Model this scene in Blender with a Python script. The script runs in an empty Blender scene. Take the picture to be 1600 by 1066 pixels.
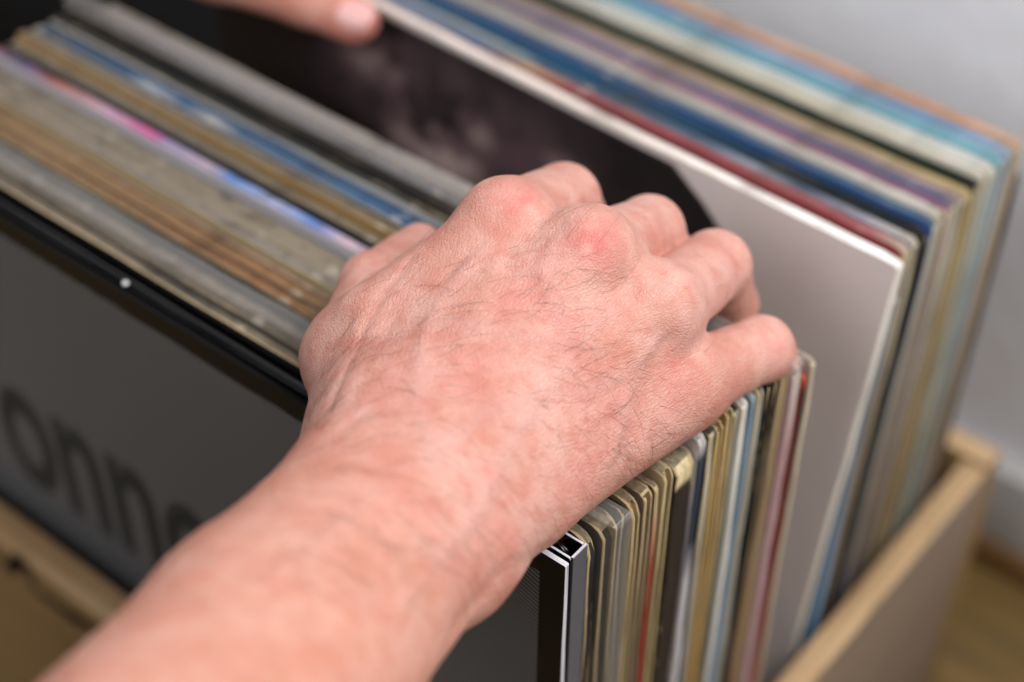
import bpy, bmesh, math, random
import numpy as np
from mathutils import Vector, Matrix

random.seed(7); rng = np.random.default_rng(7)
S = bpy.context.scene
COL = S.collection
CM = 0.01                       # everything below is measured in centimetres
ZT = 33.0                       # height of the record tops over the floor

# ------------------------------------------------------------------ camera
def unit(v): v = np.array(v, float); return v / np.linalg.norm(v)
FPX = 2646.0
down = unit((-28, 2870, FPX)); mx = np.array((-4500, -2483, FPX), float)
mx = unit(mx - down * mx.dot(down)); ax_x = -mx; ax_z = -down; ax_y = np.cross(ax_z, ax_x)
# rows: world axes in camera coordinates (right, down, forward)
R_wc = np.stack([ax_x, ax_y, ax_z])
right_w, down_w, fwd_w = R_wc[:, 0], R_wc[:, 1], R_wc[:, 2]
CAM = np.array((16.9, -23.65, ZT + 34.9))
cam = bpy.data.cameras.new('camera'); cam_o = bpy.data.objects.new('camera', cam); COL.objects.link(cam_o)
M = np.eye(4); M[:3, 0] = right_w; M[:3, 1] = -down_w; M[:3, 2] = -fwd_w; M[:3, 3] = CAM * CM
cam_o.matrix_world = Matrix(M.tolist())
cam.sensor_width = 36; cam.lens = FPX / 1600 * 36; cam.clip_start = 0.02; cam.clip_end = 50
cam.dof.use_dof = True; cam.dof.focus_distance = 0.452; cam.dof.aperture_fstop = 4.1; cam.dof.aperture_blades = 9
S.camera = cam_o
S.render.resolution_x, S.render.resolution_y = 1024, 682

def W(u, v, d):
    """point at photo coordinates u, v (1600 wide) measured at depth d cm -> world cm"""
    c = np.array(((u - 800) / FPX * d, (v - 533) / FPX * d, d))
    return CAM + R_wc @ c
def plane_y(u, v, y):
    r = R_wc @ np.array(((u - 800) / FPX, (v - 533) / FPX, 1.0))
    return CAM + r * ((y - CAM[1]) / r[1])

# ------------------------------------------------------------------ world and lamps
w = bpy.data.worlds.new('World'); S.world = w; w.use_nodes = True
w.node_tree.nodes['Background'].inputs[0].default_value = (0.80, 0.88, 1.0, 1)
w.node_tree.nodes['Background'].inputs[1].default_value = 0.12
def area(name, loc, target, size, power, color, sy=None):
    l = bpy.data.lights.new(name, 'AREA'); l.energy = power; l.color = color; l.size = size
    if sy: l.shape = 'RECTANGLE'; l.size_y = sy
    o = bpy.data.objects.new(name, l); COL.objects.link(o); o.location = Vector(loc) * CM
    o.rotation_euler = (Vector(target) - Vector(loc)).to_track_quat('-Z', 'Y').to_euler(); return o
area('window_light', (48, 2, 118), (-2, 8, 33), 0.6, 11.0, (1.0, 0.98, 0.965))
area('room_light', (-45, -150, 128), (-8, 25, 26), 1.4, 46, (0.94, 0.97, 1.0))
S.view_settings.view_transform = 'Standard'; S.view_settings.look = 'None'
S.view_settings.exposure = 0.0; S.view_settings.gamma = 1.0

# ------------------------------------------------------------------ helpers
def lin(c):
    if isinstance(c, str): c = [int(c[i:i + 2], 16) / 255 for i in (0, 2, 4)]
    return tuple(x / 12.92 if x <= 0.04045 else ((x + 0.055) / 1.055) ** 2.4 for x in c) + (1.0,)
class Mat:
    def __init__(s, name, rough=0.6, spec=0.4):
        s.m = bpy.data.materials.new(name); s.m.use_nodes = True; s.t = s.m.node_tree
        s.b = s.t.nodes['Principled BSDF']; s.b.inputs['Roughness'].default_value = rough
        s.b.inputs['Specular IOR Level'].default_value = spec
    def n(s, kind, ins=None, **props):
        nd = s.t.nodes.new('ShaderNode' + kind)
        for k, v in props.items(): setattr(nd, k, v)
        for k, v in (ins or {}).items(): s.put(nd, k, v)
        return nd
    def put(s, nd, k, v):
        sock = nd.inputs[k]
        if isinstance(v, bpy.types.NodeSocket): s.t.links.new(v, sock)
        else: sock.default_value = v
    def math(s, op, a, b=0.0, c=None, clamp=False):
        d = {0: a, 1: b}
        if c is not None: d[2] = c
        return s.n('Math', d, operation=op, use_clamp=clamp).outputs[0]
    def mix(s, f, a, b, mode='MIX'):
        nd = s.n('Mix', data_type='RGBA', blend_type=mode)
        s.put(nd, 0, f); s.put(nd, 6, a); s.put(nd, 7, b); return nd.outputs[2]
    def ramp(s, f, stops, interp='LINEAR'):
        nd = s.n('ValToRGB', {0: f}); cr = nd.color_ramp; cr.interpolation = interp
        if len(stops) == 1: stops = [(0.0, stops[0][1]), (1.0, stops[0][1])]
        while len(cr.elements) < len(stops): cr.elements.new(0.5)
        for e, (p, c) in zip(cr.elements, stops): e.position = p; e.color = c
        return nd.outputs[0]
    def mrange(s, v, a, b, c=0.0, d=1.0):
        return s.n('MapRange', {0: v, 1: a, 2: b, 3: c, 4: d}, interpolation_type='SMOOTHSTEP').outputs[0]
    def obj(s): return s.n('TexCoord').outputs['Object']
    def noise(s, vec, scale, detail=3, rough=0.55, mapscale=None):
        if mapscale: vec = s.n('Mapping', {0: vec, 3: mapscale}).outputs[0]
        return s.n('TexNoise', {'Vector': vec, 'Scale': scale, 'Detail': detail, 'Roughness': rough}).outputs[0]
    def bump(s, h, strength, dist, normal=None):
        nd = s.n('Bump', {'Height': h, 'Strength': strength, 'Distance': dist})
        if normal is not None: s.put(nd, 'Normal', normal)
        return nd.outputs[0]
    def base(s, v): s.put(s.b, 'Base Color', v); return s
    def normal(s, v): s.put(s.b, 'Normal', v); return s

def empty(name, loc=(0, 0, 0), label=None, cat=None, group=None, rot=(0, 0, 0)):
    o = bpy.data.objects.new(name, None); COL.objects.link(o); o.empty_display_size = 0.02
    o.location = Vector(loc) * CM; o.rotation_euler = rot
    tag(o, label, cat, group); return o
def tag(o, label=None, cat=None, group=None, kind=None):
    if label: o['label'] = label
    if cat: o['category'] = cat
    if group: o['group'] = group
    if kind: o['kind'] = kind
    return o
def mesh_obj(name, verts, faces, mats, parent=None, fmat=None, smooth=35):
    me = bpy.data.meshes.new(name)
    me.from_pydata((np.asarray(verts, float) * CM).tolist(), [], faces)
    for m in (mats if isinstance(mats, (list, tuple)) else [mats]): me.materials.append(m)
    if fmat is not None: me.polygons.foreach_set('material_index', np.asarray(fmat, np.int32))
    if smooth:
        me.polygons.foreach_set('use_smooth', np.ones(len(me.polygons), bool))
        if smooth < 180: me.set_sharp_from_angle(angle=math.radians(smooth))
    me.update()
    o = bpy.data.objects.new(name, me); COL.objects.link(o)
    if parent: o.parent = parent
    return o
def box(name, lo, hi, mat, parent=None, bev=0.08, jitter=0.0):
    bm = bmesh.new(); bmesh.ops.create_cube(bm, size=1)
    lo, hi = np.array(lo, float), np.array(hi, float)
    for v in bm.verts:
        v.co = Vector(lo + (np.array(v.co) + 0.5) * (hi - lo))
    if bev: bmesh.ops.bevel(bm, geom=bm.edges[:], offset=bev, segments=2, affect='EDGES', profile=0.6)
    vs = [tuple(v.co) for v in bm.verts]; bm.verts.index_update()
    fs = [[v.index for v in f.verts] for f in bm.faces]; bm.free()
    if jitter: vs = [tuple(np.array(v) + rng.normal(0, jitter, 3)) for v in vs]
    return mesh_obj(name, vs, fs, mat, parent)

# ------------------------------------------------------------------ setting: wall, floor, skirting
wm = Mat('plaster', 0.85, 0.2); p = wm.obj()
wm.base(wm.mix(wm.noise(p, 9, 4), lin('e6e6ec'), lin('eeeef2')))
wm.normal(wm.bump(wm.noise(p, 60, 6, 0.6), 0.25, 0.004))
tag(mesh_obj('wall', [(-190, 38, 0), (150, 38, 0), (150, 38, 240), (-190, 38, 240), (-190, 50, 0), (150, 50, 0), (150, 50, 240), (-190, 50, 240)],
    [(0, 1, 2, 3), (5, 4, 7, 6), (3, 2, 6, 7), (4, 0, 3, 7), (1, 5, 6, 2)], wm.m), kind='structure')
fm = Mat('floor_wood', 0.45, 0.4); p = fm.obj()
g = fm.noise(p, 6, 5, 0.6, (1.2, 14, 1))
fm.base(fm.ramp(g, [(0.25, lin('554428')), (0.55, lin('72592f')), (0.8, lin('806540'))]))
tag(mesh_obj('floor', [(-190, -160, 0), (150, -160, 0), (150, 50, 0), (-190, 50, 0)], [(0, 1, 2, 3)], fm.m), kind='structure')
sk = Mat('skirting_paint', 0.5, 0.4); sk.base(lin('b9b8b6'))
tag(box('skirting_board', (-190, 36.6, 1.5), (150, 38.0, 6.2), sk.m, bev=0.15), kind='structure')
sb = Mat('shoe_moulding', 0.5, 0.4); sb.base(lin('6b4a26'))
tag(box('shoe_moulding', (-190, 36.0, 0.0), (150, 37.6, 1.5), sb.m, bev=0.3), kind='structure')

# ------------------------------------------------------------------ crate
def wood(name, axis, tone=None):
    m = Mat(name, 0.55, 0.35); p = m.obj()
    sc = {'X': (1.5, 22, 22), 'Y': (22, 1.5, 22), 'Z': (22, 22, 1.5)}[axis]
    g = m.noise(p, 5, 5, 0.62, sc); g2 = m.noise(p, 22, 4, 0.6, sc)
    c = m.ramp(g, [(0.25, lin('96785a')), (0.5, lin('b59670')), (0.75, lin('c9ab82'))])
    c = m.mix(m.math('MULTIPLY', m.mrange(m.noise(p, 2.2, 3, 0.6, sc), 0.5, 0.62), 0.45), c, lin('84613d'))
    c = m.mix(m.mrange(g2, 0.5, 0.7), c, lin('977553'))
    # a few knots
    kn = m.n('TexVoronoi', {'Vector': p, 'Scale': 7.0, 'Randomness': 1.0}, feature='F1').outputs['Distance']
    c = m.mix(m.mrange(kn, 0.12, 0.05), c, lin('6d4522'))
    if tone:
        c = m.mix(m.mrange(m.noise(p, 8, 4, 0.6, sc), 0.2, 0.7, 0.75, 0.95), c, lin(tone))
    m.base(c); m.normal(m.bump(g2, 0.25, 0.002)); return m.m
wx, wy = wood('pine_along_x', 'X'), wood('pine_along_y', 'Y')
gx, gy_ = wood('shade_painted_pine_x', 'X', '87683f'), wood('shade_painted_pine_y', 'Y', '7d6d5f')  # darker copies of the same pine, with shade painted into the colour
def paint_shade(o, m):  # upright faces take the darkened copy, the top edge stays light
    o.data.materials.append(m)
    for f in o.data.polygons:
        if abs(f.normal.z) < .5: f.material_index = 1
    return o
RIM = ZT - 16.2
XL, XR = -33.4, 1.42
crate = empty('crate', ((XL + XR) / 2, 12, 0), 'open pine wood crate packed with upright records on the floor', 'crate')
def in_crate(o): o.parent = crate; o.matrix_parent_inverse = Matrix.Translation(-crate.location); return o
in_crate(paint_shade(box('board', (XL - 1.1, -2.15, 0.3), (XR + 1.1, -0.75, RIM), wx, bev=0.14), gx))        # front
in_crate(paint_shade(box('board', (XR, -0.74, 0.3), (XR + 1.1, 26.0, RIM + 0.02), wy, bev=0.12), gy_))         # right
in_crate(box('board', (XL - 1.1, -0.74, 0.3), (XL, 26.0, RIM - 0.03), wy, bev=0.12))         # left
in_crate(paint_shade(box('board', (XL - 1.1, 26.01, 0.3), (XR + 1.12, 27.2, RIM + 0.25), wx, bev=0.14), gx))  # back
in_crate(box('base_board', (XL + 0.01, -0.73, 0.3), (XR - 0.01, 25.99, 1.4), wx, bev=0.05))
# burnt script-like mark on the crate's front
bk = Mat('burnt_mark', 0.7, 0.2); bk.base(lin('1e1208'))
def tube_pts(pts, rad, sides=6):
    pts = np.asarray(pts, float); n = len(pts); rad = np.broadcast_to(rad, (n,)); vs, fs = [], []
    tang = np.gradient(pts, axis=0); tang /= np.linalg.norm(tang, axis=1)[:, None] + 1e-9
    ref = np.array((0, 0, 1.0)) if abs(tang[0][2]) < 0.9 else np.array((1.0, 0, 0))
    for i in range(n):
        a = np.cross(tang[i], ref); a /= np.linalg.norm(a) + 1e-9; b = np.cross(tang[i], a)
        for k in range(sides):
            th = 2 * math.pi * k / sides; vs.append(pts[i] + rad[i] * (math.cos(th) * a + math.sin(th) * b))
    for i in range(n - 1):
        for k in range(sides):
            k2 = (k + 1) % sides; fs.append((i * sides + k, i * sides + k2, (i + 1) * sides + k2, (i + 1) * sides + k))
    return vs, fs
def smooth_line(pts, n):
    pts = np.asarray(pts, float); d = np.r_[0, np.cumsum(np.linalg.norm(np.diff(pts, axis=0), axis=1))]
    t = np.linspace(0, d[-1], n); q = np.stack([np.interp(t, d, pts[:, k]) for k in range(pts.shape[1])], 1)
    for _ in range(max(1, n // 12)):
        q[1:-1] = (q[:-2] + 2 * q[1:-1] + q[2:]) / 4
    return q
mk = smooth_line([plane_y(u, v, -2.15) for u, v in ((-70, 790), (-40, 850), (-5, 862), (14, 896), (34, 870), (46, 892), (52, 925), (78, 936), (104, 960), (128, 972), (158, 992), (185, 1010), (215, 1045))], 60)
vs, fs = tube_pts(mk, 0.30 + 0.12 * np.sin(np.linspace(0, 19, 60)))
vs = [(x, -2.15 + (y + 2.15) * 0.12, z) for x, y, z in vs]
in_crate(mesh_obj('burnt_mark', vs, fs, bk.m))

# black cabinet left of the crate
cb = Mat('black_laminate', 0.6, 0.3); cb.base(lin('0b0a0a'))
cab = empty('cabinet', (-75, 12, 0), 'black cabinet standing in the dark to the left of the crate', 'cabinet')
def in_cab(o): o.parent = cab; o.matrix_parent_inverse = Matrix.Translation(-cab.location); return o
in_cab(box('side_panel', (-56, -6, 0.2), (-54.2, 37.8, 44), cb.m, bev=0.1))
in_cab(box('top_panel', (-98, -6.3, 44.01), (-54, 37.9, 46), cb.m, bev=0.1))
in_cab(box('back_panel', (-98, 36.5, 0.2), (-56.01, 37.5, 44), cb.m, bev=0.05))
in_cab(box('door', (-97.9, -6.8, 0.6), (-56.1, -5.2, 43.8), cb.m, bev=0.1))

# ------------------------------------------------------------------ records
LP = 31.5
GROUP = 'vinyl records standing in the crate'
CREAM = 'bda888'
def strip_mat(name, axis, stops, t, wear=0.3, interp='LINEAR', rough=0.6, noise=0.05, wearcol=CREAM, speck=0.35, dull=0.0, dullc='403e3d', spots=1.0):
    """printed card strip: colours along one axis, frayed pale card at its edges"""
    m = Mat(name, rough + .12, 0.15); p = m.obj(); xyz = m.n('SeparateXYZ', {0: p})
    c = xyz.outputs[axis]
    u = m.mrange(c, -0.1575, 0.1575) if axis == 'X' else m.math('DIVIDE', c, 0.315)
    if axis == 'X': u = m.math('MULTIPLY_ADD', c, 1 / 0.315, 0.5)
    nz = m.noise(p, 40, 3, 0.5)
    u = m.math('MULTIPLY_ADD', m.math('SUBTRACT', nz, 0.5), noise, u)
    col = m.ramp(u, [(q, lin(k)) for q, k in stops], interp)
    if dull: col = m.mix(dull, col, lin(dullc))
    streak = m.noise(p, 60, 4, 0.6, (1, 30, 1) if axis == 'X' else (30, 30, 1))
    col = m.mix(m.math('MULTIPLY', m.mrange(streak, 0.45, 0.8), speck), col, lin('8d8172'))
    col = m.mix(m.math('MULTIPLY', m.mrange(streak, 0.46, 0.25), 0.5), col, lin('241d18'))
    grime = m.noise(p, 45, 5, 0.65, (1, 3, 1) if axis == 'X' else (3, 6, 0.35))
    col = m.mix(m.math('MULTIPLY', m.mrange(grime, 0.48, 0.7), 0.55), col, lin('4b4033'))
    if axis == 'X' and spots:      # chipped, inky spots along the folded top
        sp = m.noise(p, 95, 3, 0.55, (1, 2, 1)); zone = m.noise(p, 17, 2, 0.5)
        col = m.mix(m.math('MULTIPLY', m.mrange(m.math('MULTIPLY_ADD', zone, 0.5, sp), 0.80, 0.88), 0.8 * spots), col, lin('17140f'))
        col = m.mix(m.math('MULTIPLY', m.mrange(m.math('MULTIPLY_ADD', zone, 0.4, sp), 0.58, 0.50), 0.5 if dull else 0.0), col, lin('b5ab9c'))
    yy = m.math('MULTIPLY', m.math('ABSOLUTE', xyz.outputs['Y']), 2 / (t * CM))
    wn = m.noise(p, 120, 5, 0.65, (1, 2.5, 1) if axis == 'X' else (2, 2.5, 0.6))
    k = m.math('ADD', yy, m.math('MULTIPLY_ADD', wn, 1.1, wear - 0.55))
    # corners are rubbed more
    edge = m.math('MAXIMUM', m.mrange(m.math('ABSOLUTE', xyz.outputs['X']), 0.148, 0.158), 0.0)
    edge = m.math('MULTIPLY', edge, m.mrange(xyz.outputs['Z'], 0.303, 0.315))
    k = m.math('MULTIPLY_ADD', edge, 0.35, k)
    f = m.mrange(k, 1.04 if axis == 'X' else 1.10, 1.2)
    m.base(m.mix(f, col, m.mix(wn, lin(wearcol), lin('94805f'))))
    m.normal(m.bump(wn, 0.3, 0.0008)); return m.m
def face_mat(name, c1, c2, rough=0.4):
    m = Mat(name, rough, 0.4); p = m.obj()
    n = m.noise(p, 9, 4, 0.6); m.base(m.mix(m.mrange(n, 0.4, 0.62), lin(c1), lin(c2))); return m.m

def outline(x0, x1, z0, z1, r, step=1.6, wob=0.02, seed=0):
    """closed outline (x, z), counter-clockwise, rounded top corners, a little frayed"""
    rg = np.random.default_rng(seed); pts = []
    def seg(a, b):
        n = max(2, int(np.linalg.norm(np.subtract(b, a)) / step))
        for i in range(n): pts.append(np.array(a) + (np.array(b) - np.array(a)) * i / n)
    def arc(cx, cz, a0):
        for i in range(5):
            a = a0 + math.pi / 2 * i / 5; pts.append(np.array((cx + r * math.cos(a), cz + r * math.sin(a))))
    seg((x0, z0), (x1, z0)); seg((x1, z0), (x1, z1 - r)); arc(x1 - r, z1 - r, 0)
    seg((x1 - r, z1), (x0 + r, z1)); arc(x0 + r, z1 - r, math.pi / 2); seg((x0, z1 - r), (x0, z0))
    pts = np.array(pts); pts += rg.normal(0, wob, pts.shape); return pts
def slab(name, x0, x1, z0, z1, y0, y1, mats, parent, r=0.25, bev=0.03, wob=0.015, seed=0, warp=0.05, open_end=0.0, card=0.06):
    """card slab with rounded worn corners; open_end > 0 sinks a mouth into its right end"""
    P = outline(x0, x1, z0, z1, r, 1.6, wob, seed); n = len(P); c = P.mean(0); rg = np.random.default_rng(seed + 99)
    a1, a2, p1, p2 = rg.normal(0, warp), rg.normal(0, warp), rg.uniform(0, 6), rg.uniform(0, 6)
    def wy(x, z): return a1 * math.sin(x * 0.22 + p1) + a2 * math.sin(z * 0.3 + p2) * (z / LP)
    def ring(y, ins, sink=0.0):
        out = []
        for q in P:
            d = np.sign(q - c) * np.minimum(1, np.abs(np.abs(q - c) - np.abs(P - c).max(0)) < 0.6) * ins
            x, z = q - d
            if sink and q[0] > x1 - 0.05 - r * 0.2: x -= sink
            out.append((x, y + wy(q[0], q[1]), z))
        return out
    t = y1 - y0; b = min(bev, t * 0.3)
    layers = [ring(y0, b), ring(y0 + b, 0)]
    if open_end and t > 3 * card:
        layers += [ring(y0 + b + card, 0), ring(y0 + b + card + .002, 0, open_end), ring(y1 - b - card - .002, 0, open_end), ring(y1 - b - card, 0)]
    layers += [ring(y1 - b, 0), ring(y1, b)]
    V = [v for l in layers for v in l]; F, FM = [], []
    F.append(list(range(n))); FM.append(0)
    L = len(layers)
    for l in range(L - 1):
        for i in range(n):
            j = (i + 1) % n; q = (l * n + j, l * n + i, (l + 1) * n + i, (l + 1) * n + j)
            e = P[j] - P[i]; nx, nz = e[1], -e[0]
            F.append(q); FM.append(1 if nz > abs(nx) * 0.8 else 2)
    F.append([(L - 1) * n + i for i in range(n - 1, -1, -1)]); FM.append(0)
    return mesh_obj(name, V, F, mats, parent, FM, smooth=40)

paper = Mat('inner_paper', 0.8, 0.2); paper.base(lin('b9ac92')); paper = paper.m
dpaper = Mat('dark_inner_paper', 0.7, 0.3); dpaper.base(lin('191715')); dpaper = dpaper.m
plastic = Mat('clear_plastic', 0.16, 0.5)
plastic.b.inputs['Base Color'].default_value = (0.6, 0.58, 0.55, 1); plastic.b.inputs['Alpha'].default_value = 0.17
pn = plastic.noise(plastic.obj(), 30, 3); plastic.normal(plastic.bump(pn, 0.5, 0.004)); plastic = plastic.m

rec_i = 0
def record(s, t, xo, zo, face, top, end, label, lean=0.0, yaw=0.0, wear=0.2, ewear=None, interp='LINEAR', opened=0.0, inner=True, bag=False, roll=0.0, r=0.28, rough=0.6, speck=0.35, noise=0.10, dull=0.55, dull_end=0.04, spots=0.55):
    """one LP in its sleeve; s is where the front of its top right corner stands, lean in degrees back"""
    global rec_i; rec_i += 1; t -= .08 if lean == 0 else 0; nm = 'sleeve_print_%d' % rec_i
    h = LP + zo - (ZT - LP) + (ZT - LP)
    z0 = ZT - LP + zo
    la = math.radians(lean)
    ybase = s + t / 2 - LP * math.tan(la)
    if opened == 0 and t > .33 and wear >= .1: opened = .16 + .1 * random.random()
    opened = max(0.0, opened)
    if inner is True and random.random() < .4: inner = 'dark'
    e = empty('vinyl_record', (xo - LP / 2, ybase, z0), label, 'record', GROUP, (-la, roll, yaw))
    lum = lambda c: sum(lin(k)[1] for _, k in st(c)) / len(st(c))
    st = lambda c: [(0.0, c)] if isinstance(c, str) else c
    fmt = face_mat(nm + '_face', *(face if isinstance(face, tuple) else (face, face)))
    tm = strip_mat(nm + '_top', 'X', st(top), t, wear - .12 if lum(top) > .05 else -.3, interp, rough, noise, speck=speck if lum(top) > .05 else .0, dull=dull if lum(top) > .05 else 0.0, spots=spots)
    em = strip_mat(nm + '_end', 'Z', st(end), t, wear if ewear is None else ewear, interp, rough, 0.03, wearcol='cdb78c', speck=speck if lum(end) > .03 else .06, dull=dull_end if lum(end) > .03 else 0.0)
    slab('cover', -LP / 2, LP / 2, 0, LP, -t / 2, t / 2, [fmt, tm, em], e, r=r, seed=rec_i * 3, open_end=opened, warp=min(0.035, t * 0.08), wob=0.014)
    if opened and inner:
        slab('inner_sleeve', LP / 2 - 4.0, LP / 2 - opened * 0.35, 0.3, LP - 0.35, -t / 2 + 0.13, t / 2 - 0.13, paper if inner is True else dpaper, e, r=0.5, seed=rec_i, warp=0.0, bev=0.02)
    if bag:
        slab('plastic_sleeve', -LP / 2 - 0.35, LP / 2 + 0.4, -0.02, LP + 0.5, -t / 2 - 0.05, t / 2 + 0.05, plastic, e, r=0.12, seed=rec_i, warp=0.0, bev=0.04, wob=0.03)
    return e

# --- the black boxed set in front
gl = Mat('black_gloss', 0.3, 0.5); gl.base(lin('0c0b0b')); gloss = gl.m
wc = Mat('white_cut_card', 0.7, 0.3); p = wc.obj(); wc.base(wc.mix(wc.noise(p, 200, 3), lin('e9e6e6'), lin('bfc0cc'))); wcut = wc.m
gy = Mat('black_gloss_grey_sheen', 0.22, 0.6); gy.base(lin('565a64')); greyg = gy.m  # black gloss spine, its reflected light painted in as a grey base
art = Mat('line_art_cover', 0.42, 0.4); p = art.obj(); xyz = art.n('SeparateXYZ', {0: p})
ctr = art.n('VectorMath', {0: p, 1: (0.02, 0, -0.05)}, operation='SUBTRACT').outputs[0]
ctr = art.n('VectorMath', {0: ctr, 1: (1.0, 0.0, 1.0)}, operation='MULTIPLY').outputs[0]
dist = art.n('VectorMath', {0: ctr}, operation='LENGTH').outputs['Value']
ang = art.noise(p, 7, 2)
ph = art.math('MULTIPLY', art.math('MULTIPLY_ADD', ang, 0.012, dist), 2 * math.pi / 0.00165)
ln = art.mrange(art.math('SINE', ph), -0.2, 0.4)
col = art.mix(ln, lin('2e2e2f'), lin('868688'))
bd = art.math('MAXIMUM', art.mrange(art.math('ABSOLUTE', xyz.outputs['X']), 0.1488, 0.1489), art.mrange(xyz.outputs['Z'], 0.3065, 0.3066))
art.base(art.mix(bd, col, lin('0b0a09'))); lineart = art.m
wt = Mat('black_card_edge_worn_white', 0.9, 0.12); p = wt.obj(); xs = wt.n('SeparateXYZ', {0: p}).outputs['X']
wt.base(wt.mix(wt.mrange(wt.math('MULTIPLY_ADD', wt.noise(p, 90, 4), 0.02, xs), 0.128, 0.168), lin('121213'), lin('d8d8de'))); wtop = wt.m
bx = empty('record_box_set', (-LP / 2, 0.25, ZT - LP), 'black boxed record set with fine line artwork, front of the crate', 'record box', GROUP)
slab('front_cover', -LP / 2, LP / 2, 0, LP, -0.27, -0.19, [lineart, wtop, wcut], bx, r=0.05, seed=1, warp=0, bev=0.008, wob=0.006)
slab('cover_lining', -LP / 2, LP / 2 - 0.01, 0, LP - 0.01, -0.188, -0.10, [gloss, wtop, wcut], bx, r=0.05, seed=2, warp=0, bev=0.01, wob=0.006)
slab('tray_front', -LP / 2, LP / 2 - 0.10, 0, LP - 0.03, 0.05, 0.12, [gloss, wtop, gloss], bx, r=0.06, seed=3, warp=0, bev=0.01, wob=0.004)
for k, (yy, dz) in enumerate(((0.24, 0.22), (0.36, 0.18), (0.48, 0.25))):
    slab('inner_sleeve', -LP / 2 + 0.2, LP / 2 - 0.35, 0.1, LP - dz, yy, yy + 0.06, gloss, bx, r=0.5, seed=10 + k, warp=0.02, bev=0.025)
slab('tray_back', -LP / 2, LP / 2 - 0.12, 0, LP - 0.02, 0.66, 0.73, [gloss, wtop, gloss], bx, r=0.06, seed=5, warp=0, bev=0.01, wob=0.004)
slab('spine', LP / 2 - 0.11, LP / 2 - 0.02, 0, LP, 0.10, 0.74, [greyg, wcut, greyg], bx, r=0.02, seed=6, warp=0, bev=0.012, wob=0.004)
# print on its cover
pr = Mat('dark_print', 0.7, 0.2); pr.base(lin('363533'))
def text_obj(txt, size, loc, mat, parent, thick=0.006, off=0.0, name='lettering', sx=1.0):
    cu = bpy.data.curves.new(name, 'FONT'); cu.body = txt; cu.size = size * CM; cu.extrude = thick * CM; cu.offset = off * CM; cu.align_x = 'RIGHT'
    tmp = bpy.data.objects.new(name, cu); COL.objects.link(tmp)
    dg = bpy.context.evaluated_depsgraph_get(); me = bpy.data.meshes.new_from_object(tmp.evaluated_get(dg))
    COL.objects.unlink(tmp); bpy.data.objects.remove(tmp)
    me.materials.clear(); me.materials.append(mat); me.name = name
    o = bpy.data.objects.new(name, me); COL.objects.link(o); o.parent = parent
    o.location = Vector(loc) * CM; o.rotation_euler = (math.pi / 2, 0, 0); o.scale = (sx, 1, 1); return o
pr2 = Mat('grey_print', 0.7, 0.2); pr2.base(lin('4a4948'))
text_obj('onno', 10.6, (1.2, -0.279, 17.3), pr2.m, bx, 0.004, 0.30, sx=.56)
text_obj('onno', 10.6, (1.2, -0.292, 17.3), pr.m, bx, 0.004, -0.10, sx=.56)
wd = Mat('white_speck', 0.5); wd.base(lin('f2f2f2'))
bm = bmesh.new(); bmesh.ops.create_icosphere(bm, subdivisions=2, radius=0.10)
q = plane_y(190, 443, 0.2)
vs = [(v.co.x, v.co.y, v.co.z * 0.5) for v in bm.verts]; fs = [[v.index for v in f.verts] for f in bm.faces]; bm.free()
o = mesh_obj('paper_dot', vs, fs, wd.m, bx, smooth=180); o.location = Vector((q[0] + LP / 2, 0.09 - 0.0, LP + 0.02)) * CM

k1 = 'beige'
BW = [(0.0, '8f8272'), (0.3, '857868'), (0.5, '8c7a62'), (0.75, '75674f'), (1.0, 'c3ad86')]
F = []   # s, t, xo, zo, face, top, end, label, options
record(1.08, .40, -.03, .05, '17181a', [(0, '6f675d'), (.35, 'a89680'), (.5, '3a342d'), (.62, 'a8967c'), (.8, '4a4238'), (1, 'c7ae84')], '1c2026',
       'black sleeve with a frayed cream edge just behind the boxed set', wear=.32, r=.7, ewear=.45, opened=-1)
record(1.62, .75, .08, -.05, ('8d7a58', '40382c'), BW, [(0, 'b9a274'), (.5, 'a8946c'), (1, 'c9b283')], 'tan worn sleeve inside a creased clear plastic outer bag', bag=True, wear=.25, r=.5, opened=.3)
record(2.46, .30, .10, .12, '111213', [(0, '15120f'), (.6, '1d1813'), (1, '12100e')], '0f1011', 'thin black sleeve right behind the clear plastic bag', wear=.05)
record(2.78, .42, .22, .15, 'b79f72', [(0, 'ad8a5c'), (.4, '9d6a38'), (.7, 'b3753a'), (.85, '2e241b'), (1, 'c8ad7c')], [(0, 'b0986a'), (.6, 'c3a977'), (1, 'cdb689')], 'cream card sleeve with a dog-eared corner and orange brown top', wear=.3, opened=.2, r=.6)
record(3.24, .46, .26, .12, '7b6b5c', [(0, 'bb9a68'), (.5, 'b07c46'), (1, 'b79a70')], [(0, '8a7763'), (.7, '93806b'), (1, 'c5ad84')], 'grey brown sleeve between the cream one and the red spine', wear=.15)
record(3.74, .26, .30, .1, ('a0764e', '8a5a3e'), [(0, 'b58f66'), (.5, 'c49f80'), (1, 'b59a77')], [(0, '9c2c28'), (.9, 'a52d29'), (.97, 'cdb588')], 'narrow red spined sleeve with a scuffed top corner', wear=.15, ewear=.12)
record(4.04, .50, .34, .3, 'c9b68c', [(0, '9a8f82'), (.5, 'a69a8c'), (1, 'c9b48c')], [(0, 'b39c6e'), (.5, 'c9b37f'), (1, 'd2bd8f')], 'pale cream sleeve standing directly before the dark brown box', wear=.35)
record(4.60, .95, .36, .15, '2b211c', [(0, 'a09484'), (.4, 'ab9c84'), (.8, 'bba98a'), (1, 'd3c199')], [(0, '2a201c'), (.93, '30251f'), (.965, '2a201c'), (.975, 'd8c699'), (1, 'dccb9f')], 'thick dark brown box sleeve with rubbed cream edges', wear=.12, r=.35, ewear=.10, opened=-1, speck=.05)
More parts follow.
